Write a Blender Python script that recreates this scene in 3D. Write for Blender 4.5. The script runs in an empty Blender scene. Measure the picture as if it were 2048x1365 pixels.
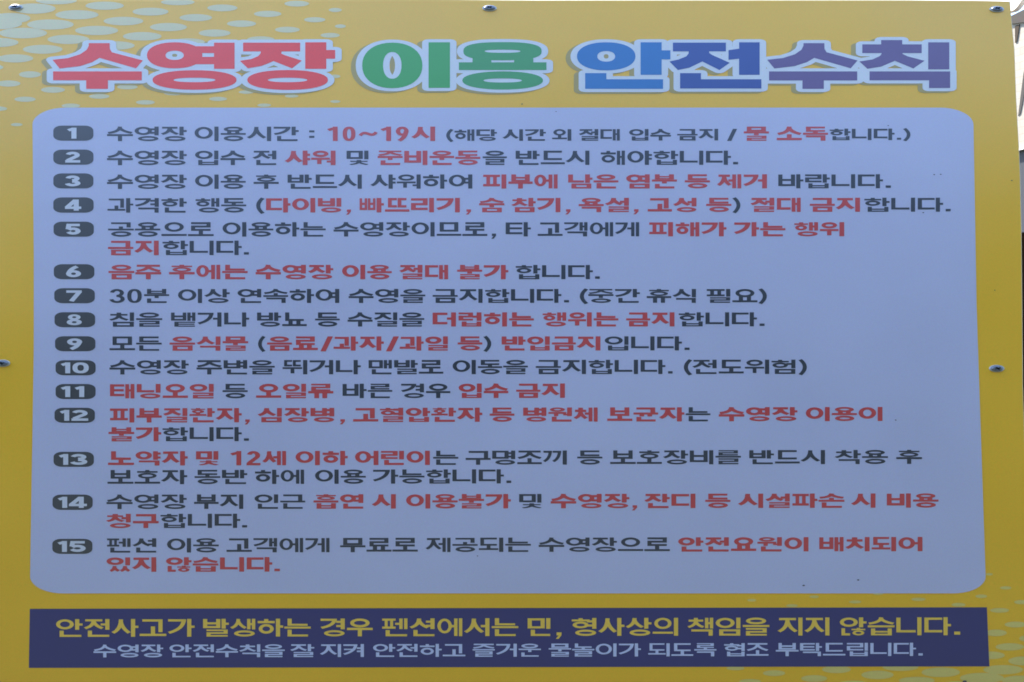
import bpy, math, random
import numpy as np
from mathutils import Vector
from mathutils.geometry import delaunay_2d_cdt

S = bpy.context.scene
COL = S.collection
R = math.radians
random.seed(7)

# ------------------------------------------------------------------ camera
CAM = Vector((0.0, 0.0, 1.30))
F = 1820.4                                   # focal length in photograph pixels (2048 wide)
cd = bpy.data.cameras.new('camera')
cd.sensor_width = 36.0
cd.lens = F * 36.0 / 2048.0
cd.clip_start = 0.02
cd.clip_end = 600
cam = bpy.data.objects.new('camera', cd)
cam.location = CAM
cam.rotation_euler = (R(90), 0, 0)
COL.objects.link(cam)
S.camera = cam

# ------------------------------------------------------------------ sky, sun, exposure
SUN_EL, SUN_AZ = R(54), R(-56)               # azimuth from +Y towards +X: behind the sign, to the left
w = bpy.data.worlds.new("World"); S.world = w; w.use_nodes = True
nt = w.node_tree
bg = nt.nodes['Background']
sky = nt.nodes.new('ShaderNodeTexSky')
sky.sky_type = 'NISHITA'; sky.sun_disc = False
sky.sun_elevation = SUN_EL; sky.sun_rotation = SUN_AZ
sky.air_density = 1.0; sky.dust_density = 0.8; sky.ozone_density = 1.0
nt.links.new(sky.outputs[0], bg.inputs[0])
bg.inputs[1].default_value = 0.12
sd = bpy.data.lights.new('sun', 'SUN'); sd.energy = 4.0; sd.angle = R(0.5); sd.color = (1, .93, .82)
sun = bpy.data.objects.new('sun', sd)
sdir = Vector((math.sin(SUN_AZ)*math.cos(SUN_EL), math.cos(SUN_AZ)*math.cos(SUN_EL), math.sin(SUN_EL)))
sun.rotation_euler = sdir.to_track_quat('Z', 'Y').to_euler()
sun.location = (-3, 3, 5)
COL.objects.link(sun)
S.view_settings.view_transform = 'Standard'
S.view_settings.look = 'None'
S.view_settings.exposure = 2.63
S.view_settings.gamma = 1.0
S.view_settings.use_curve_mapping = False
S.render.engine = 'CYCLES'
S.cycles.use_denoising = True
S.cycles.max_bounces = 6
S.cycles.filter_width = 1.7

# ------------------------------------------------------------------ the sign's surface: a gently bowed sheet
DIST, TILT, BOW = 0.900, 0.055, 0.26
def surf(px, py, lift=0.0):
    """photograph pixel -> point on the bowed sheet, `lift` metres in front of it"""
    dx, dz = (px-1024.0)/F, -(py-682.5)/F
    y = DIST
    for _ in range(6):
        z = dz*y
        y = DIST + TILT*z + BOW*z*z
    z = dz*y
    n = Vector((0, -1, TILT + 2*BOW*z)).normalized()
    return Vector((dx*y, y, CAM.z + z)) + n*lift
def surf_normal(py):
    p = surf(1024, py); z = p.z-CAM.z
    return Vector((0, -1, TILT + 2*BOW*z)).normalized()

# ------------------------------------------------------------------ materials
def srgb(r, g, b):
    f = lambda c: (c/12.92 if c <= .04045 else ((c+.055)/1.055)**2.4)
    return (f(r/255.), f(g/255.), f(b/255.), 1)
def mat(name, col, rough=.5, metal=0.0, spec=.5, ior=1.5, grain=0.0, grain_scale=900, bump=0.0, blotch=0.0, uneven=0.0):
    m = bpy.data.materials.new(name); m.use_nodes = True
    t = m.node_tree; p = t.nodes['Principled BSDF']
    p.inputs['Base Color'].default_value = col
    p.inputs['Roughness'].default_value = rough
    p.inputs['Metallic'].default_value = metal
    p.inputs['Specular IOR Level'].default_value = spec
    p.inputs['IOR'].default_value = ior
    if grain or blotch or bump:
        tc = t.nodes.new('ShaderNodeTexCoord')
        n = t.nodes.new('ShaderNodeTexNoise'); n.inputs['Scale'].default_value = grain_scale
        n.inputs['Detail'].default_value = 3; n.inputs['Roughness'].default_value = .7
        t.links.new(tc.outputs['Object'], n.inputs['Vector'])
        n2 = t.nodes.new('ShaderNodeTexNoise'); n2.inputs['Scale'].default_value = 5.5
        n2.inputs['Detail'].default_value = 4
        t.links.new(tc.outputs['Object'], n2.inputs['Vector'])
        def sw(src, amt):
            mr = t.nodes.new('ShaderNodeMapRange')
            mr.inputs['From Min'].default_value = .25; mr.inputs['From Max'].default_value = .75
            mr.inputs['To Min'].default_value = 1-amt; mr.inputs['To Max'].default_value = 1+amt
            t.links.new(src, mr.inputs['Value']); return mr.outputs[0]
        mu = t.nodes.new('ShaderNodeMath'); mu.operation = 'MULTIPLY'
        mu.inputs[0].default_value = 1.0; t.links.new(sw(n2.outputs['Fac'], blotch), mu.inputs[1])
        gr = t.nodes.new('ShaderNodeMapRange'); gr.data_type = 'FLOAT_VECTOR'
        for nm_, k_ in (('From Min', .25), ('From Max', .75), ('To Min', 1-grain), ('To Max', 1+grain)):
            [q_ for q_ in gr.inputs if q_.name == nm_ and q_.type == 'VECTOR'][0].default_value = (k_, k_, k_)
        t.links.new(n.outputs['Color'], [q_ for q_ in gr.inputs if q_.name == 'Vector'][0])
        vg = t.nodes.new('ShaderNodeVectorMath'); vg.operation = 'MULTIPLY'; vg.inputs[1].default_value = col[:3]
        t.links.new([q_ for q_ in gr.outputs if q_.type == 'VECTOR'][0], vg.inputs[0])
        vm = t.nodes.new('ShaderNodeVectorMath'); vm.operation = 'SCALE'
        t.links.new(vg.outputs[0], vm.inputs[0])
        t.links.new(mu.outputs[0], vm.inputs['Scale'])
        t.links.new(vm.outputs[0], p.inputs['Base Color'])
        if bump:
            b = t.nodes.new('ShaderNodeBump'); b.inputs['Strength'].default_value = bump
            b.inputs['Distance'].default_value = .0004
            t.links.new(n.outputs['Fac'], b.inputs['Height']); t.links.new(b.outputs[0], p.inputs['Normal'])
        if uneven:                                       # sheet that is not quite flat, wiped here and dusty there
            mr = t.nodes.new('ShaderNodeMapRange'); mr.inputs['From Min'].default_value = .3; mr.inputs['From Max'].default_value = .7
            mr.inputs['To Min'].default_value = rough-uneven; mr.inputs['To Max'].default_value = rough+uneven
            t.links.new(n2.outputs['Fac'], mr.inputs['Value']); t.links.new(mr.outputs[0], p.inputs['Roughness'])
            b2 = t.nodes.new('ShaderNodeBump'); b2.inputs['Strength'].default_value = .5; b2.inputs['Distance'].default_value = .0035
            t.links.new(n2.outputs['Fac'], b2.inputs['Height']); t.links.new(b2.outputs[0], b.inputs['Normal'])
    return m
def ink(name, col, **k):
    d = dict(rough=.40, spec=1.0, ior=1.58, grain=.085, grain_scale=850, bump=.12, blotch=.035, uneven=.06); d.update(k)
    return mat(name, col, **d)

YELLOW = ink('yellow_print', (.92, .50, .010, 1))
PANEL = ink('pale_blue_print', (.535, .535, .71, 1))
DOTS = ink('pale_dot_print', (.74, .64, .34, 1))
WHITE = ink('white_print', (.70, .71, .73, 1))
DOTS2 = ink('shaded_dot_print', (.74, .58, .15, 1))  # duller copy of the dot print; lack of sky sheen put into the colour
SHADOW = ink('tan_grey_print', (.44, .32, .075, 1))
DARK = ink('charcoal_print', (.028, .035, .058, 1))
BADGE = ink('badge_print', (.048, .050, .062, 1))
RED = ink('red_print', (.60, .055, .060, 1))
NUM = ink('numeral_print', (.66, .66, .72, 1))
NAVY = ink('navy_print', (.018, .020, .15, 1))
GOLD = ink('gold_print', (.90, .58, .07, 1))
PALE = ink('pale_letter_print', (.56, .60, .82, 1))
T_RED = ink('title_red_print', (.96, .03, .012, 1))
T_GRN = ink('title_green_print', (.03, .37, .06, 1))
T_GRN2 = ink('title_deep_green_print', (.035, .32, .08, 1))
T_BLU = ink('title_blue_print', (.0, .165, .46, 1))
T_BLU2 = ink('title_mid_blue_print', (.012, .06, .30, 1))
T_NAVY = ink('title_violet_blue_print', (.13, .075, .22, 1))
EDGE = mat('foam_board_edge', (.62, .58, .45, 1), .7)
BACK = mat('board_back', (.6, .6, .58, 1), .7)
SPECK = mat('dirt', (.09, .09, .10, 1), .8)
WASHER = mat('bright_zinc', (.52, .54, .56, 1), .5, .35)
STEEL = mat('zinc_screw', (.24, .27, .33, 1), .5, .8, grain=.10, grain_scale=1500)
RECESS = mat('screw_recess_metal', (.07, .08, .10, 1), .5, 1.0)
TUBE = mat('galvanised_tube', (.45, .46, .47, 1), .5, .8)

# ------------------------------------------------------------------ object helpers
def mesh_obj(name, verts, faces, mats, parent=None, smooth=False, mat_idx=None):
    me = bpy.data.meshes.new(name)
    me.from_pydata([tuple(v) for v in verts], [], faces)
    for m in (mats if isinstance(mats, list) else [mats]): me.materials.append(m)
    if mat_idx:
        for p, k in zip(me.polygons, mat_idx): p.material_index = k
    if smooth:
        for p in me.polygons: p.use_smooth = True
    me.update()
    o = bpy.data.objects.new(name, me); COL.objects.link(o)
    if parent: o.parent = parent
    return o
def tag(o, label=None, cat=None, group=None, kind=None):
    if label: o['label'] = label
    if cat: o['category'] = cat
    if group: o['group'] = group
    if kind: o['kind'] = kind
    return o
def empty(name):
    o = bpy.data.objects.new(name, None); COL.objects.link(o); o.empty_display_size = .1
    return o
def boxgeo(x0, x1, y0, y1, z0, z1):
    v = [(x, y, z) for x in (x0, x1) for y in (y0, y1) for z in (z0, z1)]
    f = [(0,1,3,2), (4,6,7,5), (0,4,5,1), (2,3,7,6), (0,2,6,4), (1,5,7,3)]
    return v, f

# ------------------------------------------------------------------ flat print: polygons in pixels -> triangles on the sheet
def area2(p):
    return sum(p[i][0]*p[(i+1) % len(p)][1]-p[(i+1) % len(p)][0]*p[i][1] for i in range(len(p)))
def union_tris(polys, cut=(), step=None):
    """triangles covering the union of polys, less those in cut"""
    vs, fs = [], []
    polys = list(polys); ncut = len(polys)
    for p in polys + list(cut):
        q = []
        for a in p:
            if not q or abs(a[0]-q[-1][0])+abs(a[1]-q[-1][1]) > 1e-7: q.append(a)
        if len(q) > 1 and abs(q[0][0]-q[-1][0])+abs(q[0][1]-q[-1][1]) < 1e-7: q.pop()
        if len(q) < 3 or abs(area2(q)) < 1e-9: q = [(0, 0), (1e-5, 0), (0, 1e-5)]
        if area2(q) < 0: q = q[::-1]
        b = len(vs); vs += [Vector((a[0], a[1])) for a in q]; fs.append(list(range(b, b+len(q))))
    ed = []
    if step:                                            # level cuts, so that the triangles follow the bow of the sheet
        xs, ys = [v.x for v in vs], [v.y for v in vs]
        x0, x1, y = min(xs)-3, max(xs)+3, min(ys)+step*.513
        while y < max(ys):
            ed.append((len(vs), len(vs)+1)); vs = vs+[Vector((x0, y)), Vector((x1, y))]; y += step
    ov, oe, of = delaunay_2d_cdt(vs, ed, fs, 0, 1e-5, False)[:3]
    tri = [tuple(f) for f in of]
    P = np.array([(p.x, p.y) for p in ov]); X, Y = P[np.array(tri)].mean(1).T
    hit = np.zeros(len(tri), bool); out = np.zeros(len(tri), bool)
    for k, f in enumerate(fs):
        q = np.array([(vs[i].x, vs[i].y) for i in f])
        m = np.where((X >= q[:, 0].min()) & (X <= q[:, 0].max()) & (Y >= q[:, 1].min()) & (Y <= q[:, 1].max()))[0]
        if not len(m): continue
        x, y = X[m][:, None], Y[m][:, None]
        A_, B_ = np.roll(q, 1, 0), q
        dy = B_[:, 1]-A_[:, 1]; dy = np.where(dy == 0, 1e-30, dy)
        cr = ((A_[:, 1] > y) != (B_[:, 1] > y)) & (x < (B_[:, 0]-A_[:, 0])*(y-A_[:, 1])/dy+A_[:, 0])
        c = cr.sum(1) % 2 == 1
        (hit if k < ncut else out)[m[c]] = True
    keep = [t for t, h, o in zip(tri, hit, out) if h and not o]
    return [(v.x, v.y) for v in ov], keep
class Print:
    """collects print shapes (pixel space) into one mesh"""
    def __init__(s): s.v, s.f = [], []
    def add(s, polys, cut=(), step=13.0):
        v, f = union_tris(polys, cut, step)
        s.raw(v, f)
    def raw(s, v, f):
        b = len(s.v); s.v += v; s.f += [tuple(b+i for i in t) for t in f]
    def build(s, name, m, parent, lift):
        v = [surf(a, b, lift) for a, b in s.v]
        f = []
        for t in s.f:                                   # face the viewer
            a, b, c = (v[i] for i in t[:3])
            f.append(t if (b-a).cross(c-a).y < 0 else t[::-1])
        return mesh_obj(name, v, f, m, parent)
def strips(poly_fn, y0, y1, step):
    """sheet of quads between xl(y) and xr(y), so that it follows the bow"""
    n = max(1, int(math.ceil((y1-y0)/step)))
    v, f = [], []
    for i in range(n+1):
        y = y0+(y1-y0)*i/n
        for p in poly_fn(y): v.append(p)
    for i in range(n): f.append((2*i, 2*i+1, 2*i+3, 2*i+2))
    return v, f

# ------------------------------------------------------------------ lettering: strokes for Hangul, digits and marks in a unit cell (y down)
def rect(l, t, r, b): return [(l, t), (r, t), (r, b), (l, b)]
def stroke(pts, wx, wy):
    k = wy/wx; h = wy/2
    P = [Vector((x*k, y)) for x, y in pts]
    L, Rr = [], []
    for i, p in enumerate(P):
        d0 = (P[i]-P[i-1]).normalized() if i else None
        d1 = (P[i+1]-P[i]).normalized() if i < len(P)-1 else None
        if d0 is None: d0 = d1
        if d1 is None: d1 = d0
        n0, n1 = Vector((-d0.y, d0.x)), Vector((-d1.y, d1.x))
        n = (n0+n1)
        n = n.normalized() if n.length > 1e-6 else n0
        s = h/max(.45, n.dot(n0))
        L.append(p+n*s); Rr.append(p-n*s)
    return [[(L[i].x/k, L[i].y), (L[i+1].x/k, L[i+1].y), (Rr[i+1].x/k, Rr[i+1].y), (Rr[i].x/k, Rr[i].y)] for i in range(len(P)-1)]
def bez(a, b, c, n=8):
    return [((1-t)**2*a[0]+2*t*(1-t)*b[0]+t*t*c[0], (1-t)**2*a[1]+2*t*(1-t)*b[1]+t*t*c[1]) for t in [i/n for i in range(n+1)]]
def ring(l, t, r, b, wx, wy, n=28, e=1.0):
    wx = min(wx, (r-l)*.34); wy = min(wy, (b-t)*.33)
    cx, cy, rx, ry = (l+r)/2, (t+b)/2, (r-l)/2, (b-t)/2
    def pt(a, x, y):
        c, s = math.cos(a), math.sin(a)
        return (cx+x*math.copysign(abs(c)**e, c), cy+y*math.copysign(abs(s)**e, s))
    out = []
    for i in range(n):
        a, c = 2*math.pi*i/n, 2*math.pi*(i+1)/n
        out.append([pt(a, rx, ry), pt(c, rx, ry), pt(c, rx-wx, ry-wy), pt(a, rx-wx, ry-wy)])
    return out
def arc(l, t, r, b, a0, a1, wx, wy, n=14):
    cx, cy, rx, ry = (l+r)/2, (t+b)/2, (r-l)/2-wx/2, (b-t)/2-wy/2
    return [(cx+rx*math.cos(R(a0+(a1-a0)*i/n)), cy+ry*math.sin(R(a0+(a1-a0)*i/n))) for i in range(n+1)]
def H(y, l, r, wy): return rect(l, y-wy/2, r, y+wy/2)
def V(x, t, b, wx): return rect(x-wx/2, t, x+wx/2, b)

def jamo(j, l, t, r, b, wx, wy, leg=False):
    w_, h = r-l, b-t; c = (l+r)/2
    o = []
    if j in 'ㄲㄸㅃㅆㅉ':
        s = {'ㄲ': 'ㄱ', 'ㄸ': 'ㄷ', 'ㅃ': 'ㅂ', 'ㅆ': 'ㅅ', 'ㅉ': 'ㅈ'}[j]; g = .03
        return jamo(s, l, t, c-g/2, b, wx*.8, wy, leg)+jamo(s, c+g/2, t, r, b, wx*.8, wy, leg)
    if j == 'ㄶ':
        return jamo('ㄴ', l, t, l+w_*.36, b, wx*.85, wy)+jamo('ㅎ', l+w_*.42, t-.02, r, b, wx*.8, wy*.8)
    if j == 'ㄱ' or j == 'ㅋ':
        wy = min(wy, h*.36)
        o.append(H(t+wy/2, l, r, wy))
        if leg: 
            o += stroke(bez((r-wx*.52, t+wy*.3), (r-wx*.60, t+h*.66), (l+wx*.18, b-wy*.45)), wx, wy)
            if j == 'ㅋ': o.append(H(t+h*.48, l+.03, r-wx*.7, wy*.85))
        else:
            o.append(V(r-wx/2, t, b, wx))
            if j == 'ㅋ': o.append(H(t+h*.55, l, r-wx*.5, wy*.9))
    elif j == 'ㄴ':
        wy = min(wy, h*.45)
        o += [V(l+wx/2, t, b, wx), H(b-wy/2, l, r, wy)]
    elif j == 'ㄷ':
        wy = min(wy, h*.33)
        o += [H(t+wy/2, l, r, wy), V(l+wx/2, t, b, wx), H(b-wy/2, l, r, wy)]
    elif j == 'ㅌ':
        wy = min(wy, h*.22)
        o += [H(t+wy/2, l, r, wy), V(l+wx/2, t, b, wx), H(b-wy/2, l, r, wy), H((t+b)/2, l, r-.02, wy)]
    elif j == 'ㄹ':
        wy = min(wy, h*.225); m = (t+b)/2
        o += [H(t+wy/2, l, r, wy), V(r-wx/2, t, m+wy/2, wx), H(m, l, r, wy), V(l+wx/2, m-wy/2, b, wx), H(b-wy/2, l, r, wy)]
    elif j == 'ㅁ':
        wy = min(wy, h*.32); wx = min(wx, w_*.33)
        o += [H(t+wy/2, l, r, wy), V(r-wx/2, t, b, wx), V(l+wx/2, t, b, wx), H(b-wy/2, l, r, wy)]
    elif j == 'ㅂ':
        wy = min(wy, h*.24); wx = min(wx, w_*.33)
        o += [V(r-wx/2, t, b, wx), V(l+wx/2, t, b, wx), H(b-wy/2, l, r, wy), H(t+h*.47, l, r, wy)]
    elif j == 'ㅍ':
        wy = min(wy, h*.28); wx = min(wx*.9, w_*.22)
        o += [H(t+wy/2, l, r, wy), H(b-wy/2, l, r, wy), V(l+w_*.30, t, b, wx), V(l+w_*.70, t, b, wx)]
    elif j == 'ㅅ':
        wy = min(wy, h*.36)
        o += stroke(bez((c, t), (c-.01, t+h*.68), (l+wx*.14, b-wy*.48)), wx, wy)
        o += stroke(bez((c-wx*.1, t+h*.10), (c+w_*.05, t+h*.60), (r-wx*.14, b-wy*.48)), wx, wy)
    elif j == 'ㅈ' or j == 'ㅊ':
        tt = t
        if j == 'ㅊ':
            tt = t+h*.17; wy = min(wy, h*.2)
            o.append(rect(c-wx*.55, t, c+wx*.55, tt+wy/2))
        wy = min(wy, h*.28)
        o.append(H(tt+wy/2, l+.03, r-.03, wy))
        o += stroke(bez((c, tt+wy*.5), (c-.01, tt+(b-tt)*.68), (l+wx*.14, b-wy*.48)), wx, wy)
        o += stroke(bez((c-wx*.1, tt+wy*.6), (c+w_*.05, tt+(b-tt)*.64), (r-wx*.14, b-wy*.48)), wx, wy)
    elif j == 'ㅇ':
        o += ring(l, t, r, b, wx*.95, wy*1.02)
    elif j == 'ㅎ':
        wy = min(wy, h*.19)
        o += [rect(c-wx*.5, t, c+wx*.5, t+h*.13+wy/2), H(t+h*.13+wy/2, l, r, wy)]
        o += ring(l+.035, t+h*.34, r-.035, b, wx*.9, wy*1.05)
    return o

LS = 'ㄱㄲㄴㄷㄸㄹㅁㅂㅃㅅㅆㅇㅈㅉㅊㅋㅌㅍㅎ'
VS = 'ㅏㅐㅑㅒㅓㅔㅕㅖㅗㅘㅙㅚㅛㅜㅝㅞㅟㅠㅡㅢㅣ'
TS = ' ㄱㄲㄳㄴㄵㄶㄷㄹㄺㄻㄼㄽㄾㄿㅀㅁㅂㅄㅅㅆㅇㅈㅊㅋㅌㅍㅎ'
def vert_vowel(v, t, b, wx, wy, yc):
    """polygons, left limit for the consonant, join start function"""
    o = []; hb = b-t
    if v in 'ㅏㅑ':
        x = .80; o.append(V(x, t, b, wx))
        ys = [yc] if v == 'ㅏ' else [yc-wy*.95, yc+wy*.95]
        o += [H(y, x, 1.0, wy) for y in ys]
        return o, x-wx/2-.045, []
    if v == 'ㅣ':
        x = .96-wx/2; o.append(V(x, t, b, wx)); return o, x-wx/2-.06, []
    if v in 'ㅓㅕ':
        x = .96-wx/2; o.append(V(x, t, b, wx))
        ys = [yc] if v == 'ㅓ' else [yc-wy*.98, yc+wy*.98]
        return o, x-wx/2-.10, [(y, x) for y in ys]
    ww = wx*.80; x2 = .97-ww/2; x1 = x2-ww-.055
    o += [V(x1, t+.01*hb, b-.01*hb, ww), V(x2, t, b, ww)]
    if v == 'ㅐ':
        o.append(H(yc, x1, x2, wy)); return o, x1-ww/2-.04, []
    return o, x1-ww/2-.085, [(yc, x1)]
def syllable(ch, wx, wy):
    k = ord(ch)-0xAC00
    Lc, Vc, Tc = LS[k//588], VS[(k % 588)//28], TS[k % 28]
    o = []
    fin = Tc != ' '
    dense = Tc in 'ㄹ' or Tc == 'ㅆ' or Tc == 'ㄶ'
    ft = (.60 if dense else .65) if fin else 1.0
    wyf = wy*(.92 if fin else 1)
    if Vc in 'ㅏㅐㅑㅒㅓㅔㅕㅖㅣ':
        b = ft-.05 if fin else 1.0
        it, ib = (.01, ft-.075) if fin else (.02, .84)
        yc = (it+ib)/2+.01
        vp, xr, ticks = vert_vowel(Vc, 0, b, wx, wyf, yc)
        o += vp
        for y, x in ticks:
            xs = xr-.10 if Lc in 'ㅇㅎㅁㅂ' else xr-.07
            o.append(H(y, xs, x, wyf))
            if Lc in 'ㅅㅈㅊㄱㄷㄹㄴㅋ': pass
        xi = xr if Lc in 'ㅇㅎㅁㅂ' or not ticks else xr-.05
        if Lc in 'ㅅㅈㅊ' and ticks: xi = xr+.02
        dw = wx
        if Vc in 'ㅐㅔ': dw = wx*.86
        o += jamo(Lc, .02, it, xi, ib, dw, wyf, leg=Lc in 'ㄱㅋㄲ')
        if fin: o += jamo(Tc, .15 if Tc != 'ㄶ' else .08, ft, .955, 1.0, wx, wyf)
    elif Vc in 'ㅗㅛㅜㅠㅡ':
        up, down = Vc in 'ㅗㅛ', Vc in 'ㅜㅠ'
        xs = [.5] if Vc in 'ㅗㅜ' else ([.34, .66] if Vc in 'ㅛㅠ' else [])
        if not fin:
            if down: ib, yb = .50, .585
            elif up: ib, yb = .60, .93-wy/2+.03
            else: ib, yb = .66, .93-wy/2+.02
        else:
            ft = {'ㅜ': .68, 'ㅠ': .68}.get(Vc, .62) - (.04 if Tc == 'ㄹ' else 0)
            if down: ib, yb = .355, .44
            elif up: ib, yb = .36, .505
            else: ib, yb = .40, .50
            if Tc == 'ㄹ': ib -= .03; yb -= .035
            wyf = wy*.88
        o.append(H(yb, .0, 1.0, wyf))
        for x in xs:
            if up: o.append(V(x, ib-.06 if not (Lc in 'ㄱ' and not fin) else .42, yb, wx))
            else: o.append(V(x, yb, 1.0 if not fin else ft-.035, wx))
        il, ir = (.12, .88)
        if Lc in 'ㅅㅈㅊ': il, ir = .02, .98
        if Lc in 'ㅎ': il, ir = .10, .90
        if Lc == 'ㄱ' and up and not fin: o += jamo(Lc, .10, .02, .86, .74, wx, wyf)
        elif Lc == 'ㄱ' and down and not fin: o += jamo(Lc, .12, .02, .90, yb, wx, wyf)
        elif Lc == 'ㄱ' and fin: o += jamo(Lc, .12, .01, .88, (yb if not up else ib), wx, wyf)
        else: o += jamo(Lc, il, .0, ir, ib, wx, wyf)
        if fin: o += jamo(Tc, .12, ft, .90, 1.0, wx, wyf)
    else:
        a = {'ㅘ': 'ㅏ', 'ㅚ': 'ㅣ', 'ㅝ': 'ㅓ', 'ㅟ': 'ㅣ', 'ㅢ': 'ㅣ'}[Vc]
        up, down = Vc in 'ㅘㅚ', Vc in 'ㅝㅟ'
        b = 1.0 if not fin else ft-.04
        wq = wy*(.9 if not fin else .8)
        x = .80 if a == 'ㅏ' else .97-wx/2
        o.append(V(x, 0, b, wx))
        xl = x-wx/2
        if not fin:
            if up: ib, yb = .56, .80
            elif down: ib, yb = .44, .56
            else: ib, yb = .62, .83
        else:
            if up: ib, yb = .36, .48
            else: ib, yb = .30, .385
        cx = (xl-.03)/2
        o.append(H(yb, 0, xl-.035, wq))
        if up: o.append(V(cx, ib-.05, yb, wx*.9))
        if down: o.append(V(cx-(.05 if a == 'ㅓ' else 0), yb, (.93 if not fin else b-.0), wx*.9))
        if a == 'ㅏ': o.append(H(.44 if not fin else .28, x, 1.0, wq))
        if a == 'ㅓ': o.append(H(.76 if not fin else .50, xl-.16, x, wq*.9))
        if Lc == 'ㄱ' and up and not fin: o += jamo(Lc, .05, .03, xl-.08, .66, wx*.9, wq)
        else: o += jamo(Lc, .06, .0, xl-.09, ib, wx*.9, wq)
        if fin: o += jamo(Tc, .14, ft+.0, .955, 1.0, wx, wyf)
    return o

def digit(d, wx, wy):
    if d == '0': return ring(.06, 0, .94, 1, wx, wy, e=.85)
    if d == '1': return [V(.60, 0, 1, wx)]+stroke([(.12, .24), (.60, .09)], wx, wy)
    if d == '2':
        p = arc(.06, 0, .92, .62, -165, 35, wx, wy)
        return stroke(p+[(.10+wx*.3, 1-wy*.9)], wx, wy)+[H(1-wy/2, .05, .95, wy)]
    if d == '3':
        return stroke(arc(.06, 0, .91, .56, -174, 95, wx, wy), wx, wy)+stroke(arc(.02, .43, .96, 1, -95, 174, wx, wy), wx, wy)
    if d == '4':
        return [V(.70, 0, 1, wx), H(.74, .03, 1, wy)]+stroke([(.66, .04), (.14, .72)], wx, wy)
    if d == '5':
        return [H(wy/2, .16, .90, wy)]+stroke([(.26, 0), (.20, .50)], wx, wy)+stroke(arc(.05, .34, .95, 1, -150, 160, wx, wy), wx, wy)
    if d == '6':
        return ring(.05, .36, .95, 1, wx, wy)+stroke(bez((.72, .02), (.30, .22), (.05+wx*.55, .66)), wx, wy)
    if d == '7':
        return [H(wy/2, .04, .96, wy)]+stroke([(.84, wy*.5), (.34, 1)], wx, wy)
    if d == '8': return ring(.12, 0, .88, .52, wx, wy)+ring(.05, .44, .95, 1, wx, wy)
    if d == '9':
        return ring(.05, 0, .95, .64, wx, wy)+stroke(bez((.95-wx*.55, .34), (.70, .78), (.28, .98)), wx, wy)
    return []
def mark(c, wx, wy):
    if c == '.': return [rect(.0, .80, 1, .97)]
    if c == ',': return [rect(.25, .80, 1, .97), [(.62, .95), (1, .95), (.55, 1.16), (.12, 1.16)]]
    if c == ':': return [rect(0, .26, 1, .40), rect(0, .64, 1, .78)]
    if c == '/': return [[(.58, 0), (1, 0), (.42, 1.05), (0, 1.05)]]
    if c == '(':
        return stroke(bez((.82, .0), (-.28, .52), (.82, 1.06), 10), .48, wy*1.15)
    if c == ')':
        return stroke(bez((.18, .0), (1.28, .52), (.18, 1.06), 10), .48, wy*1.15)
    if c == '~':
        return stroke(bez((.04, .62), (.20, .34), (.5, .50), 6)+bez((.5, .50), (.80, .66), (.96, .38), 6)[1:], .20, .17)
    return []
CACHE = {}
def glyph(c, wx, wy):
    key = (c, round(wx, 3), round(wy, 3))
    if key not in CACHE:
        if '가' <= c <= '힣': p = syllable(c, wx, wy)
        elif c.isdigit(): p = digit(c, wx, wy)
        else: p = mark(c, wx, wy)
        CACHE[key] = union_tris(p)
    return CACHE[key]
def lay(pr, text, x0, x1, yfn, wpx, hpx, adv_digit=.62):
    """text set into the ink span x0..x1; yfn(x) -> (top, bottom); wpx, hpx pen width and height in pixels"""
    adv = [adv_digit if c.isdigit() else 1.0 for c in text]
    tot = sum(adv); u = (x1-x0)/tot; x = x0
    for c, a in zip(text, adv):
        wcell = u*a; gap = .022*u if len(text) > 1 or '가' <= c <= '힣' else 0
        if c.isdigit(): gap = .015*u
        l, r = x+gap*(1 if x > x0+1e-6 else .3), x+wcell-gap*(1 if x+wcell < x1-1e-6 else .3)
        t, b = yfn((l+r)/2)
        v, f = glyph(c, wpx/(r-l), hpx/(b-t))
        pr.raw([(l+p[0]*(r-l), t+p[1]*(b-t)) for p in v], f)
        x += wcell

# ================================================================== THE SIGN
sign = tag(empty('notice_board'), 'yellow pool safety notice board with coloured Korean title, pale blue rules panel and navy strip', 'sign')

# --- board: bowed foam sheet with a pale cut edge
TOP, BOT = -0.5, 1392.0
def xr_edge(y):
    pts = [(0, 2019.5), (40, 2022.5), (100, 2028.5), (200, 2032), (305, 2038), (360, 2040), (460, 2042.3), (600, 2043.8), (780, 2045.3), (1000, 2052), (1392, 2062)]
    for (a, p), (b, q) in zip(pts, pts[1:]):
        if y <= b: return p+(q-p)*max(0, (y-a))/(b-a)
    return pts[-1][1]
def xl_edge(y): return -10-26*min(1, y/700.0)
def top_off(x):
    pts = [(-99, 0), (880, 0), (960, .8), (1050, 1.5), (1400, 1.2), (1800, 1.2), (1950, 2.4), (2030, 4.2)]
    for (a, p), (b, q) in zip(pts, pts[1:]):
        if x <= b: return p+(q-p)*(x-a)/(b-a)
    return 4.2
NX, NY = 30, 70
v, f, mi = [], [], []
for j in range(NY+1):
    for i in range(NX+1):
        y = TOP+(BOT-TOP)*j/NY
        x = xl_edge(y)+(xr_edge(y)-xl_edge(y))*i/NX
        if j == 0: y += top_off(x)
        v.append(surf(x, y))
W1 = NX+1
for j in range(NY):
    for i in range(NX):
        a = j*W1+i
        f.append((a, a+W1, a+W1+1, a+1)); mi.append(0)
loop = [i for i in range(W1)]+[j*W1+NX for j in range(1, NY+1)]+[NY*W1+i for i in range(NX-1, -1, -1)]+[j*W1 for j in range(NY-1, 0, -1)]
cen = surf(1024, 700)
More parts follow.
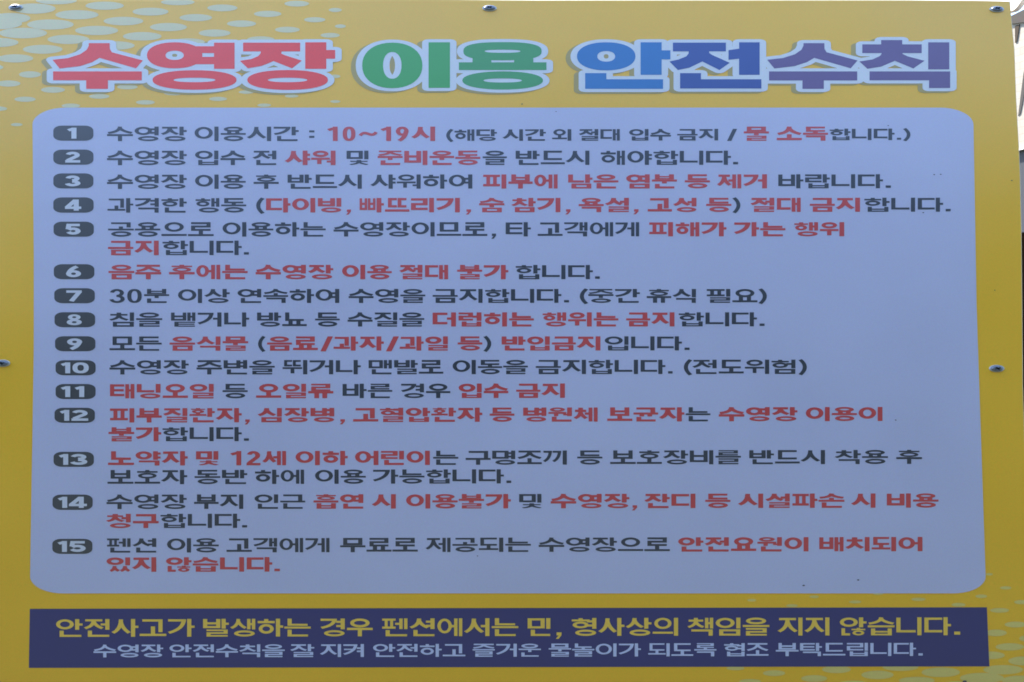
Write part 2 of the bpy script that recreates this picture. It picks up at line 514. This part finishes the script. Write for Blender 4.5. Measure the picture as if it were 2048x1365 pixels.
def rim(out, back):
    b = len(v)
    for k in loop:
        p = v[k]; d = Vector((p.x-cen.x, 0, p.z-cen.z))
        i, j = k % W1, k//W1
        ox = (-out if i == 0 else out if i == NX else 0); oz = (out if j == 0 else -out if j == NY else 0)
        v.append(Vector((p.x+ox, p.y+back, p.z+oz)))
    return b
n = len(loop)
b0 = rim(0, 0); b1 = rim(.0007, .0007); b2 = rim(.0007, .0045); 
for k in range(n):
    q = (k+1) % n
    f.append((b0+k, b0+q, b1+q, b1+k)); mi.append(1)
    f.append((b1+k, b1+q, b2+q, b2+k)); mi.append(1)
bb = len(v)
for k in range(W1*(NY+1)): v.append(v[k]+Vector((0, .0045, 0)))
for j in range(NY):
    for i in range(NX):
        a = bb+j*W1+i
        f.append((a, a+1, a+W1+1, a+W1)); mi.append(2)
for k in range(n):
    q = (k+1) % n
    f.append((b2+k, b2+q, bb+loop[q], bb+loop[k])); mi.append(2)
board = mesh_obj('board', v, f, [YELLOW, EDGE, BACK], sign, mat_idx=mi)
for p in board.data.polygons:
    if p.material_index == 0: p.use_smooth = True

# --- halftone dots in two corners (pattern printed on the sheet)
def ell(cx, cy, rx, ry, n=36): return [(cx+rx*math.cos(2*math.pi*i/n), cy+ry*math.sin(2*math.pi*i/n)) for i in range(n)]
def clipx(poly):
    return [(min(max(x, xl_edge(y)+.5), xr_edge(y)-1.0), max(y, TOP+.6+top_off(x))) for x, y in poly]
dz = [(612,35,112,24),(880,70,105,23),(1145,105,95,21),(1412,140,85,19),(1680,175,72,17),(1930,208,56,14),(1300,48,88,20),(1565,83,80,18),(1840,117,62,15),(1735,23,72,17),(1960,60,38,12),
      (450,88,126,27),(722,125,116,25),(985,160,108,24),(1255,195,93,21),(1525,232,80,18),(1800,262,60,14),(295,145,136,30),(565,180,126,27),(832,214,113,25),(1100,248,98,22),
      (135,195,140,31),(400,232,122,27),(675,268,112,25),(250,290,116,26),(520,324,104,24),(-10,250,118,27),(90,343,104,24),(-60,395,80,19),(175,437,64,19),(440,470,60,17),
      (50,490,70,18),(-30,140,160,34),(200,52,125,30),(330,5,120,22),(60,108,118,30),(310,527,70,17),(147,582,62,15),(580,565,60,14),(415,620,54,13),(850,600,55,13),(1275,580,52,12),(745,510,60,14),(1015,545,58,14),
      (98,730,34,9),(1545,617,40,10),(1960,595,30,8),(-10,637,52,13),(1705,563,40,9),(1440,540,44,10),(1960,448,30,10),(1040,14,98,18),(1990,155,32,11)]
pr = Print()
# bottom right corner
dq = [(445,627,25,8),(557,720,38,11),(390,777,40,12),(235,835,48,13),(660,817,45,14),(515,873,65,16),(625,970,76,20),(490,1027,74,23),(690,1065,40,20),(585,1122,97,25),(455,1180,95,26),(670,1218,95,30),
      (540,1278,136,32),(120,1293,122,31),(395,1335,150,36),(650,1352,120,34),(270,1392,140,34)]
pts = [(1848+x/3.41, 965+y/3.41, a/3.41, c/3.41) for x, y, a, c in dq]
de = [(455,90,26,8),(820,70,28,8),(690,122,34,9),(1060,100,36,9),(1195,52,30,8),(1430,85,42,10),(360,488,52,12),(585,517,65,17),(820,548,76,20),(950,495,84,22),(445,565,64,14),(1050,580,92,20),(1190,527,94,25),
      (1325,482,104,22),(1420,560,105,22),(1560,512,112,28),(1660,590,110,26)]
pts += [(1348+x/2.925, 1170+y/2.925, a/2.925, c/2.925) for x, y, a, c in de]
pr.add([clipx(ell(x/2.923, y/2.923, a/2.923, c/2.923)) for x, y, a, c in dz]); pr.build('halftone_dots', DOTS, sign, .00012)
pr = Print(); pr.add([clipx(ell(*p)) for p in pts])
pr.build('halftone_dots', DOTS2, sign, .00012)

# --- pale blue rules panel with wide rounded corners
def panel_x(y):
    t = (y-216)/(1187-216.0)
    if y < 700: xl = 65+3*min(1, (y-216)/300.0)
    else: xl = 68-8*((y-700)/487.0)
    xr = 1946+7*min(1, (y-216)/400.0)+19*max(0, (y-616)/571.0)
    rx, ry = 66, 34
    e = 0
    if y < 216+ry: e = rx*(1-math.sqrt(max(0, 1-((216+ry-y)/ry)**2)))
    if y > 1187-ry: e = rx*(1-math.sqrt(max(0, 1-((y-1187+ry)/ry)**2)))
    return (xl+e, y), (xr-e, y)
ys = [216+34*(1-math.cos(R(90)*i/12)) for i in range(13)]
ys += [250+(903.0)*i/60 for i in range(1, 61)]
ys += [1153+34*math.sin(R(90)*i/12) for i in range(1, 13)]
pr = Print(); pv = []
for y in ys:
    a, b = panel_x(y); pv += [a, ((a[0]+b[0])/2, y), b]
pf = []
for i in range(len(ys)-1):
    for k in (0, 1): pf.append((3*i+k, 3*i+k+1, 3*i+k+4, 3*i+k+3))
pr.raw(pv, pf)
pr.build('rules_panel', PANEL, sign, .00024)

# --- navy strip
bandp = []
for i in range(25):
    t = i/24.0
    bandp += [(60-2*t, 1218+118*t), (1973.5+5*t, 1215+118*t)]
pr = Print(); pr.raw(bandp, [(2*i, 2*i+1, 2*i+3, 2*i+2) for i in range(24)])
band = pr.build('warning_strip', NAVY, sign, .00024)

# --- title: three words of letters with a pale outline and a printed drop shadow
Z = 2.923
def zo(pts, off): return [(off+x/Z, y/Z) for x, y in pts]
def zr(l, t, r, b, off): return zo(rect(l, t, r, b), off)
def zring(cx, cy, rx, ry, hx, hy, off, n=40, e=.92):
    out = []
    def pt(a, x, y):
        c, s = math.cos(a), math.sin(a)
        return (off+(cx+x*math.copysign(abs(c)**e, c))/Z, (cy+y*math.copysign(abs(s)**e, s))/Z)
    for i in range(n):
        a, b = 2*math.pi*i/n, 2*math.pi*(i+1)/n
        out.append([pt(a, rx, ry), pt(b, rx, ry), pt(b, hx, hy), pt(a, hx, hy)])
    return out
def legs(cx, t, l, r, b, sw):           # spread legs of the siot shape, traced proportions
    return None
A, B, C = 0, 680, 1348
siot = [(520,255),(642,255),(643,288),(655,308),(836,356),(796,402),(583,341),(540,366),(470,389),(350,403),(308,352),(400,342),(470,320),(508,294),(520,270)]
T = {}
T['su'] = [zo(siot, A), zr(312,420,830,472,A), zr(505,450,632,522,A)]
T['yeong'] = zring(1022,326,162,76,53,27,A)+[zr(1252,252,1372,405,A), zr(1120,273,1260,313,A), zr(1120,335,1260,378,A)]+zring(1138,470,246,57,122,13,A)
T['jang'] = [zr(1422,252,1755,303,A), zo([(1525,295),(1648,295),(1645,316),(1668,326),(1765,357),(1708,402),(1600,360),(1530,388),(1450,402),(1403,358),(1470,348),(1512,330),(1525,312)], A),
             zr(1785,250,1908,405,A), zr(1900,295,1960,346,A)]+zring(1682,470,236,58,115,13,A)
T['i'] = zring(306,385,176,133,54,78,B)+[zr(518,250,643,516,B)]
T['yong'] = zring(950,302,229,53,104,9,B,e=.75)+[zr(775,330,885,380,B), zr(1018,330,1130,380,B), zr(695,367,1207,412,B)]+zring(951,473,236,53,112,12,B)
T['an'] = zring(1556,332,171,82,52,31,B)+[zr(1757,250,1880,440,B), zr(1870,297,1931,350,B), zr(1433,430,1557,500,B), zr(1433,466,1888,522,B)]
T['jeon'] = [zr(-7,252,303,303,C), zo([(85,295),(205,295),(205,312),(222,324),(325,370),(265,412),(165,362),(90,398),(22,412),(-27,362),(25,351),(72,332),(85,315)], C),
             zr(380,250,500,440,C), zo([(318,296),(390,286),(390,345),(318,352)], C), zr(35,430,157,500,C), zr(35,466,510,520,C)]
T['su2'] = [zo([(x+236, y) for x, y in siot], C), zr(555,420,1070,473,C), zr(750,450,875,522,C)]
T['chik'] = [zr(1210,237,1333,285,C), zr(1100,262,1447,313,C), zo([(1212,305),(1335,305),(1335,318),(1365,332),(1463,358),(1398,403),(1290,358),(1210,392),(1130,405),(1083,362),(1160,350),(1203,330),(1212,318)], C),
             zr(1485,250,1608,408,C), zr(1142,420,1613,472,C), zr(1490,450,1613,517,C)]
def fat(polys, ax, ay, dx=0, dy=0):
    """polygons grown by an ellipse of half axes ax, ay: the polygons, a quad along every edge, a disc at every corner"""
    out = []; seen = {}
    key = lambda a, b: tuple(sorted(((round(a[0], 3), round(a[1], 3)), (round(b[0], 3), round(b[1], 3)))))
    polys = [[(x+dx, y+dy) for x, y in p] for p in polys]
    for p in polys:
        for i in range(len(p)): k = key(p[i], p[(i+1) % len(p)]); seen[k] = seen.get(k, 0)+1
    for p in polys:
        out.append(p)
        for i in range(len(p)):
            a, b = p[i], p[(i+1) % len(p)]
            if seen[key(a, b)] > 1: continue
            ux, uy = (b[0]-a[0])/ax, (b[1]-a[1])/ay
            L = math.hypot(ux, uy)
            if L < 1e-6: continue
            nx, ny = -uy/L*ax, ux/L*ay
            out.append([(a[0]+nx, a[1]+ny), (b[0]+nx, b[1]+ny), (b[0]-nx, b[1]-ny), (a[0]-nx, a[1]-ny)])
            out.append(ell(a[0], a[1], ax, ay, 14))
    return out
for lab, ks in (('red title word', ['su', 'yeong', 'jang']), ('green title word', ['i', 'yong']), ('blue to violet title word', ['an', 'jeon', 'su2', 'chik'])):
    allp = [p for k in ks for p in T[k]]
    pr = Print(); pr.add(fat(allp, 13.0, 6.3)); word = pr.build('title_word', WHITE, sign, .00036)
    word['label'] = lab+' with pale outline'
    pr = Print(); pr.add(fat(allp, 13.0, 6.3, -9.5, 3.4)); pr.build('drop_shadow', SHADOW, word, .00024)
    for k in ks:
        m = {'i': T_GRN, 'yong': T_GRN2, 'an': T_BLU, 'jeon': T_BLU2, 'su2': T_NAVY, 'chik': T_NAVY}.get(k, T_RED)
        pr = Print(); pr.add(T[k]); pr.build('title_letter', m, word, .00048)

# --- the fifteen rules: (rows of words; a row = left top/bottom, right top/bottom, words), r = red
def row(tl, bl, tr, br, words): return (tl, bl, tr, br, words)
D_, R_ = 'd', 'r'
SM = (259.5, 282.5)
RULES = [
 [row(254,283,254,282,[('수영장',214,374,D_),('이용시간',388,598,D_),(':',618.5,629,D_),('10',653,713,R_),('~',719,754,R_),('19',760,819,R_),('시',823,872.5,R_),
   ('(',892,907,'s'),('해당',908,994,'s'),('시간',1005,1092,'s'),('외',1104,1144,'s'),('절대',1157,1241,'s'),('입수',1257,1342,'s'),('금지',1354,1438,'s'),('/',1454,1474,'s'),
   ('물',1487,1538,R_),('소독',1553,1656,R_),('합니다',1658,1789,'s'),('.',1793.5,1802,'s'),(')',1806,1821,'s')])],
 [row(302,331,302,330,[('수영장',214,374,D_),('입수',389,491,D_),('전',505,555,D_),('샤워',570,673,R_),('및',692,739,D_),('준비운동',755,961,R_),('을',965,1014,D_),('반드시',1030,1181,D_),('해야합니다',1200,1462,D_),('.',1466,1476,D_)])],
 [row(350,378.5,349,377,[('수영장',214,374,D_),('이용',389,492,D_),('후',507,558,D_),('반드시',574,726,D_),('샤워하여',741,947,D_),('피부에',965,1117,R_),('남은',1135,1237,R_),('염분',1251,1354,R_),('등',1369,1420,R_),('제거',1434,1536,R_),('바랍니다',1555,1766,D_),('.',1771,1781.5,D_)])],
 [row(397,426,396,424,[('과격한',215,374,D_),('행동',390,493,D_),('(',512,529,D_),('다이빙',531,685,R_),(',',691,702,R_),('빠뜨리기',718,922,R_),(',',930,942,R_),('숨',958,1009,R_),('참기',1022,1123,R_),(',',1129,1141,R_),('욕설',1157,1260,R_),(',',1265,1277,R_),('고성',1295,1395,R_),('등',1412,1463,R_),(')',1465,1481,D_),('절대',1500,1603,R_),('금지',1619,1722,R_),('합니다',1727,1886,D_),('.',1891,1901,D_)])],
 [row(445,474,445,473,[('공용으로',216,428,D_),('이용하는',444,652,D_),('수영장이므로',667,975,D_),(',',981,992,D_),('타',1010,1062,D_),('고객에게',1075,1280,D_),('피해가',1297,1453,R_),('가는',1467,1571,R_),('행위',1587,1690,R_)]),
  row(482,511,481,509,[('금지',216,320,R_),('합니다',324,484,D_),('.',488,498,D_)])],
 [row(530,559,531,559,[('음주',217,323,R_),('후에는',338,496,R_),('수영장',511,667,R_),('이용',683,784,R_),('절대',798,898,R_),('불가',914,1017,R_),('합니다',1030,1186,D_),('.',1190,1199.5,D_)])],
 [row(578.5,606.5,578.5,606,[('30',218,286,D_),('분',288,339,D_),('이상',355,460,D_),('연속하여',474,681,D_),('수영을',697,851,D_),('금지합니다',865,1123,D_),('.',1128,1138,D_),('(',1159,1176,D_),('중간',1176,1280,D_),('휴식',1293,1394,D_),('필요',1412,1515,D_),(')',1517,1534,D_)])],
 [row(625.5,654,625,653,[('침을',218,325,D_),('뱉거나',341,499,D_),('방뇨',513,614,D_),('등',630,680,D_),('수질을',695,849,D_),('더럽히는',864,1068,R_),('행위는',1084,1237,R_),('금지',1252,1351,R_),('합니다',1356,1514,D_),('.',1519,1529,D_)])],
 [row(673.5,702,673,701,[('모든',219,324,D_),('음식물',339,497,R_),('(',516,531,D_),('음료',534,636,R_),('/',641,666,R_),('과자',667,768,R_),('/',772,798,R_),('과일',799,898,R_),('등',915,965,R_),(')',967,983,D_),('반입금지',1002,1203,R_),('입니다',1208,1364,D_),('.',1369,1379,D_)])],
 [row(721,749.5,719.5,748,[('수영장',219,378,D_),('주변을',393,550,D_),('뛰거나',565,722,D_),('맨발로',736,887,D_),('이동을',904,1056,D_),('금지합니다',1071,1331,D_),('.',1336,1345,D_),('(',1367,1384,D_),('전도위험',1384,1593,D_),(')',1597,1614,D_)])],
 [row(768.5,797.5,766.5,795,[('태닝오일',219,430,R_),('등',445,496,D_),('오일류',512,667,R_),('바른',684,785,D_),('경우',801,901,D_),('입수',916,1017,R_),('금지',1032,1132,R_)])],
 [row(817,845.5,814,842,[('피부질환자',219,484,R_),(',',488,499.5,R_),('심장병',515,671,R_),(',',678,690,R_),('고혈압환자',706,965,R_),('등',979,1029,R_),('병원체',1045,1197,R_),('보균자',1214,1369,R_),('는',1371,1421,D_),('수영장',1437,1595,R_),('이용이',1610,1767,R_)]),
  row(855,883,853,881,[('불가',217,323,R_),('합니다',324,484,D_),('.',488,498,D_)])],
 [row(903,931.5,900,928,[('노약자',216,376,R_),('및',391,439,R_),('12',459,523,R_),('세',525,574,R_),('이하',590,696,R_),('어린이',709,862,R_),('는',866,917,D_),('구명조끼',931,1136,D_),('등',1154,1205,D_),('보호장비를',1220,1482,D_),('반드시',1497,1652,D_),('착용',1669,1776,D_),('후',1792,1844,D_)]),
  row(940.5,969,937,965,[('보호자',215,375,D_),('동반',389,495,D_),('하에',509,610,D_),('이용',629,732,D_),('가능합니다',745,1008,D_),('.',1013,1022.5,D_)])],
 [row(989.5,1018.5,987,1015.5,[('수영장',213,374,D_),('부지',388,489,D_),('인근',508,611,D_),('흡연',627,729,R_),('시',744,794,R_),('이용불가',811,1022,R_),('및',1037,1085,D_),('수영장',1101,1259,R_),(',',1262,1274,R_),('잔디',1288,1393,R_),('등',1410,1461,R_),('시설파손',1476,1689,R_),('시',1702,1753,R_),('비용',1772,1877,R_)]),
  row(1028,1056.5,1026,1054,[('청구',212,318,R_),('합니다',320,481,D_),('.',484.5,494.5,D_)])],
 [row(1077,1105.5,1074,1102.5,[('펜션',213,315,D_),('이용',333,438,D_),('고객에게',453,661,D_),('무료로',680,836,D_),('제공되는',851,1062,D_),('수영장으로',1077,1340,D_),('안전요원이',1355,1619,R_),('배치되어',1637,1847,R_)]),
  row(1115,1144,1112,1141,[('있지',212,315,R_),('않습니다',331,545,R_),('.',549,560,R_)])],
]
WD, HD, WR, HR = 8.3, 3.9, 9.6, 4.6          # pen width/height in pixels, dark and red
for i, rows in enumerate(RULES):
    for tl, bl, tr, br, words in rows:
        runs = []
        for wd in words:
            red = wd[3] == 'r'
            if runs and runs[-1][0] == red: runs[-1][1].append(wd)
            else: runs.append((red, [wd]))
        dk, reds = Print(), []
        for red, ws in runs:
            pr = Print() if red else dk
            if red: reds.append(pr)
            for text, x0, x1, kind in ws:
                def yfn(x, tl=tl, bl=bl, tr=tr, br=br, kind=kind):
                    t = (x-215)/(1890-215.0)
                    if kind == 's': return (259.5-1.7*max(0, (x-900)/900), 282.5-1.7*max(0, (x-900)/900))
                    return (tl+(tr-tl)*t, bl+(br-bl)*t)
                if kind == 'r': lay(pr, text, x0, x1, yfn, WR, HR)
                else: lay(pr, text, x0, x1, yfn, WD if kind == 'd' else 7.4, HD if kind == 'd' else 3.4)
        line = dk.build('rule_text', DARK, sign, .00040) if dk.f else None
        for pr in reds: pr.build('red_words' if line else 'rule_text', RED, line or sign, .00040)

# --- numbered badges
BAD = [(107,187,252,282),(107,187,300,330),(107,187,347.5,377.5),(107,187.5,395.5,426),(107.5,188,444,474),(108,189,529,559),(109,190,577,607),(109.5,190.5,625,655),
       (110.5,191,673,703),(111.5,191.5,721,751),(111.5,191.5,768.5,798.5),(109.5,190,816,846),(107.5,188,904,934),(105.5,185.5,989.5,1020),(105,185,1078,1108)]
def rrect(l, t, r, b, rx, ry, n=7):
    p = []
    for cx, cy, a in ((r-rx, t+ry, -90), (r-rx, b-ry, 0), (l+rx, b-ry, 90), (l+rx, t+ry, 180)):
        p += [(cx+rx*math.cos(R(a+90*k/n)), cy+ry*math.sin(R(a+90*k/n))) for k in range(n+1)]
    return p
for i, (l, r, t, b) in enumerate(BAD):
    s = str(i+1)
    pr = Print(); pr.add([rrect(l, t, r, b, 17, 10)]); bd = pr.build('number_badge', BADGE, sign, .00040)
    nm = Print(); c = (l+r)/2; tt, tb = t+4.3, b-4.0
    if len(s) == 1:
        wd = 34 if s != '1' else 24
        x0 = c-wd/2-1
        lay(nm, s, x0, x0+wd, lambda x: (tt, tb), 10.2, 4.9)
    else:
        x0, x1 = l+9.5, r-9.5
        m = (x0+x1)/2
        lay(nm, s[0], x0, x0+25, lambda x: (tt, tb), 10.0, 4.9)
        if s[1] == '1': lay(nm, s[1], m-2.5, m+22.5, lambda x: (tt, tb), 10.0, 4.9)
        else: lay(nm, s[1], m-8.5, x1-1.5, lambda x: (tt, tb), 9.8, 4.9)
    nm.build('numeral', NUM, bd, .00052)

# --- lettering on the navy strip
h1 = Print()
for text, x0, x1 in [('안전사고가',111,390),('발생하는',405,622),('경우',640,746),('펜션에서는',763,1037),('민',1054,1103),(',',1110,1123),('형사상의',1142,1358),('책임을',1374,1539),('지지',1555,1661),('않습니다',1678,1902),('.',1908,1920)]:
    lay(h1, text, x0, x1, lambda x: (1238.5-4*(x-111)/1800, 1274-3.5*(x-111)/1800), 8.4, 4.6)
h1.build('yellow_line', GOLD, band, .00040)
h2 = Print()
for text, x0, x1 in [('수영장',187,327),('안전수칙을',338,570),('잘',580,629),('지켜',640,730),('안전하고',745,931),('즐거운',945,1082),('물놀이가',1097,1282),('되도록',1296,1433),('협조',1447,1537),('부탁드립니다',1551,1832),('.',1836.5,1845)]:
    lay(h2, text, x0, x1, lambda x: (1289.5-4*(x-187)/1660, 1315-3*(x-187)/1660), 6.6, 3.2)
h2.build('white_line', PALE, band, .00040)

# --- specks of dirt on the sheet
for x, y, r in [(1607,1171,1.8),(1716,1160,1.6),(1868,350,1.2),(1881,349.5,1.2),(1044,209,1.2),(1846,426,1.3),(1791,840.5,1.2),(955,1112,1),(1989,581,1),(2023,362,1.2),(1776,252,1),(1112,224,.9),(1929,1363,3)]:
    pr = Print(); pr.raw(*union_tris([ell(x, y, r*1.5, r*.8, 9)])); pr.build('dirt_speck', SPECK, sign, .00056)

# --- screws
def screw(px, py, rot):
    P = .000494
    U = 15.2*P*DIST/.9                       # head radius across
    SQ = .475                                # the heads look squat in the photograph
    ux = Vector((1, 0, 0)); nn = surf_normal(py); uz = nn.cross(ux)*-1
    uz = Vector((0, -nn.z, nn.y)); uz = uz if uz.z > 0 else -uz
    o0 = surf(px, py, .0003)
    def P3(x, y, h): return o0+ux*(x*U)+uz*(y*U*SQ)+nn*(h*U)
    N = 40
    def lathe(prof):
        v, f = [], []
        for r_, h in prof:
            for i in range(N):
                a = 2*math.pi*i/N; v.append(P3(r_*math.cos(a), r_*math.sin(a), h))
        for k in range(len(prof)-1):
            for i in range(N):
                j = (i+1) % N
                f.append((k*N+i, k*N+j, (k+1)*N+j, (k+1)*N+i))
        return v, f
    v, f = lathe([(.79, .02), (.78, .12), (.74, .20), (.67, .26), (.60, .285), (.52, .295)])
    ca, sa = math.cos(rot), math.sin(rot)
    def rt(p): return (p[0]*ca-p[1]*sa, p[0]*sa+p[1]*ca)
    q, L = .115, .43
    plus = [(-q,-L),(q,-L),(q*1.1,-q*1.1),(L,-q),(L,q),(q*1.1,q*1.1),(q,L),(-q,L),(-q*1.1,q*1.1),(-L,q),(-L,-q),(-q*1.1,-q*1.1)]
    plus = [rt(p) for p in plus]
    tv, tf = union_tris([ell(0, 0, .52, .52, N)], [plus])
    b = len(v); v += [P3(x, y, .295+.02*(1-(x*x+y*y)/.27)) for x, y in tv]; f += [tuple(b+i for i in t) for t in tf]
    ob = mesh_obj('screw', v, f, STEEL, sign)
    for p in ob.data.polygons: p.use_smooth = len(p.vertices) == 4
    rv, rf = [], []
    m = len(plus)
    for x, y in plus: rv.append(P3(x, y, .312))
    for x, y in plus: rv.append(P3(x*.8, y*.8, .10))
    for i in range(m): rf.append((i, (i+1) % m, m+(i+1) % m, m+i))
    fv, ff = union_tris([[(x*.8, y*.8) for x, y in plus]])
    b = len(rv); rv += [P3(x, y, .10) for x, y in fv]; rf += [tuple(b+i for i in t) for t in ff]
    mesh_obj('cross_recess', rv, rf, RECESS, ob)
    wv, wf = lathe([(1.0, -.10), (1.0, .05), (.97, .09), (.90, .11), (.80, .095), (.76, .07)])
    wo = mesh_obj('washer', wv, wf, WASHER, ob)
    for p in wo.data.polygons: p.use_smooth = True
for a in [(32, 16, .5), (979, 17.5, .75), (1993, 19.5, .6), (5.5, 727, .3), (1993, 737.5, .55)]: screw(*a)

# --- posts that carry the board (behind it)
def tube(name, x0, x1, z0, z1, y0, y1):
    v, f = boxgeo(x0, x1, y0, y1, z0, z1)
    return mesh_obj(name, v, f, TUBE, sign)
yb = max(surf(1024, y).y for y in (0, 1392))+.006
for x in (-.47, .44): tube('post', x, x+.04, 0, CAM.z+.325, yb, yb+.04)
tube('cross_rail', -.43, .44, CAM.z+.28, CAM.z+.31, yb, yb+.03)
tube('cross_rail', -.43, .44, CAM.z-.33, CAM.z-.30, yb, yb+.03)

# ================================================================== THE SURROUNDINGS AT THE RIGHT EDGE
GROUND = mat('paving', (.018, .022, .014, 1), .95, grain=.15, grain_scale=30, blotch=.2)
gv = [(-60, -60, 0), (60, -60, 0), (60, 60, 0), (-60, 60, 0)]
tag(mesh_obj('ground', gv, [(0, 1, 2, 3)], GROUND), kind='structure')

# house wall: stands askew behind the board, nearer towards the right, in the sun
def brick_mat():
    m = bpy.data.materials.new('cream_brick'); m.use_nodes = True
    t = m.node_tree; p = t.nodes['Principled BSDF']; p.inputs['Roughness'].default_value = .85
    tc = t.nodes.new('ShaderNodeTexCoord'); mp = t.nodes.new('ShaderNodeMapping')
    mp.inputs['Rotation'].default_value = (R(90), 0, 0)
    br = t.nodes.new('ShaderNodeTexBrick')
    br.inputs['Color1'].default_value = (.245, .222, .190, 1); br.inputs['Color2'].default_value = (.262, .24, .208, 1)
    br.inputs['Mortar'].default_value = (.205, .178, .148, 1)
    br.inputs['Scale'].default_value = 7; br.inputs['Mortar Size'].default_value = .01
    t.links.new(tc.outputs['Object'], mp.inputs['Vector']); t.links.new(mp.outputs[0], br.inputs['Vector'])
    t.links.new(br.outputs['Color'], p.inputs['Base Color'])
    return m
BRICK = brick_mat()
GREYB = mat('grey_beam', (.062, .056, .052, 1), .8, spec=0.05, grain=.1, grain_scale=60)
BROWN = mat('opening_shade_brown', (.006, .0035, .0015, 1), .9, spec=0.0, grain=.2, grain_scale=60)
FRAME = mat('window_frame', (.75, .70, .68, 1), .5)
GLASS = mat('grey_glass', (.03, .033, .042, 1), .55, spec=.25)
CREAM = mat('cream_metal', (.62, .54, .46, 1), .7)
BROWN2 = mat('beam_shadow_brown', (.050, .040, .032, 1), .8, spec=0.05)
BROWN3 = mat('wall_shadow_grey', (.062, .058, .055, 1), .8, spec=0.05)
house = tag(empty('house'), 'sunlit cream brick house wall seen past the right edge of the yellow board', 'house')
YW = 4.5
house.location = (1.0*YW*(2040-1024)/F, YW, 0)            # where the wall crosses the strip beside the board
HROT = R(-66)
house.rotation_euler = (0, 0, HROT)
house_m = house.rotation_euler.to_matrix()
def zat(py, d=YW): return CAM.z-(py-682.5)/F*d
def on_wall(px, py, o):
    """house-local point, o metres behind the wall face (negative: in front), seen at this pixel of the photograph"""
    k = (px-1024)/F; c, sn = math.cos(HROT), math.sin(HROT)
    X0, Y0 = house.location.x, house.location.y
    # X0+c*s-sn*o = k*(Y0+sn*s+c*o)
    s_ = (k*(Y0+c*o)-X0+sn*o)/(c-k*sn)
    d = Y0+sn*s_+c*o
    return Vector((s_, o, CAM.z-(py-682.5)/F*d))
def part(name, m, poly, o0, o1, parent=house):
    front = [on_wall(x, y, o0) for x, y in poly]
    back = [Vector((p.x, o1, p.z)) for p in front]
    n = len(poly); v = front+back
    f = [tuple(range(n))[::-1], tuple(range(n, 2*n))]+[(i, (i+1) % n, n+(i+1) % n, n+i) for i in range(n)]
    return mesh_obj(name, v, f, m, parent)
def wall_rect(name, m, t, b, o0, o1, x0=2015, x1=2350): return part(name, m, [(x0, b), (x1, b+(b-682.5)*(x1-2040)*.00082), (x1, t+(t-682.5)*(x1-2040)*.00082), (x0, t)], o0, o1)
wall_rect('wall', BRICK, 36, 304, 0, .2)
wall_rect('window_sill', FRAME, 304.5, 307.5, -.012, .2)
wall_rect('window_pane', GLASS, 308, 470, .01, .05)
wall_rect('shaded_opening', BROWN, 471, 1230, .003, .2)  # near-black colour stands for the shade inside an opening
part('rake_beam', GREYB, [(2005,50),(2024,48),(2048,45),(2120,34),(2120,-14),(2048,19),(2024,31),(2005,41)], -.010, .2)
part('beam_shadow_wedge', BROWN2, [(2030,86),(2033.5,84),(2039,49),(2029.5,52)], -.004, .01)  # shadow on the wall below the beam, built as a dark wedge
part('wall_shadow_streak', BROWN3, [(2036,232),(2040.5,228),(2050,180),(2072,90),(2062,90),(2047,146)], -.003, .01)  # cast shadow streak on the wall, built as a dark grey sliver
part('curved_bargeboard', CREAM, [(2010,26),(2026,21.5),(2031,17.5),(2036,11.5),(2041,4.5),(2046,-8),(2028,-8),(2026,3),(2024,10),(2010,16)], -.006, .03)

# ------------------------------------------------------------------ tall evergreens, unseen, added to block the low sky; mirrored in the glossy sheet as its darker lower part
def sky_block_leaf_mat():
    m = mat('sky_block_foliage', (.028, .04, .018, 1), .8, grain=.5, grain_scale=9, blotch=.4)
    return m
def evergreens():  # unseen tree row, added to block the low sky
    v, f = [], []
    y0 = -5.2
    rnd = random.Random(3)
    for i in range(9000):
        x = rnd.uniform(-13, 13)
        top = 5.2+.07*x+.45*math.sin(x*1.3+.6)+.25*math.sin(x*3.1)
        z = top*(rnd.random()**.75)
        d = rnd.uniform(-.9, .25)
        s_ = rnd.uniform(.16, .34)
        a, t = rnd.uniform(0, 6.28), rnd.uniform(-.6, .6)
        ux = Vector((math.cos(a), math.sin(a)*.5, .4*math.sin(a*2))).normalized()*s_
        uz = Vector((.3*math.sin(t), t, 1)).normalized()*s_
        c = Vector((x, y0+d, z)); b = len(v)
        v.extend([c-ux, c-uz*.8, c+ux, c+uz]); f.append((b, b+1, b+2, b+3))
    return mesh_obj('sky_block_trees', v, f, sky_block_leaf_mat())
tag(evergreens(), 'unseen row of dark evergreens added across from the board to block low sky', kind='stuff')
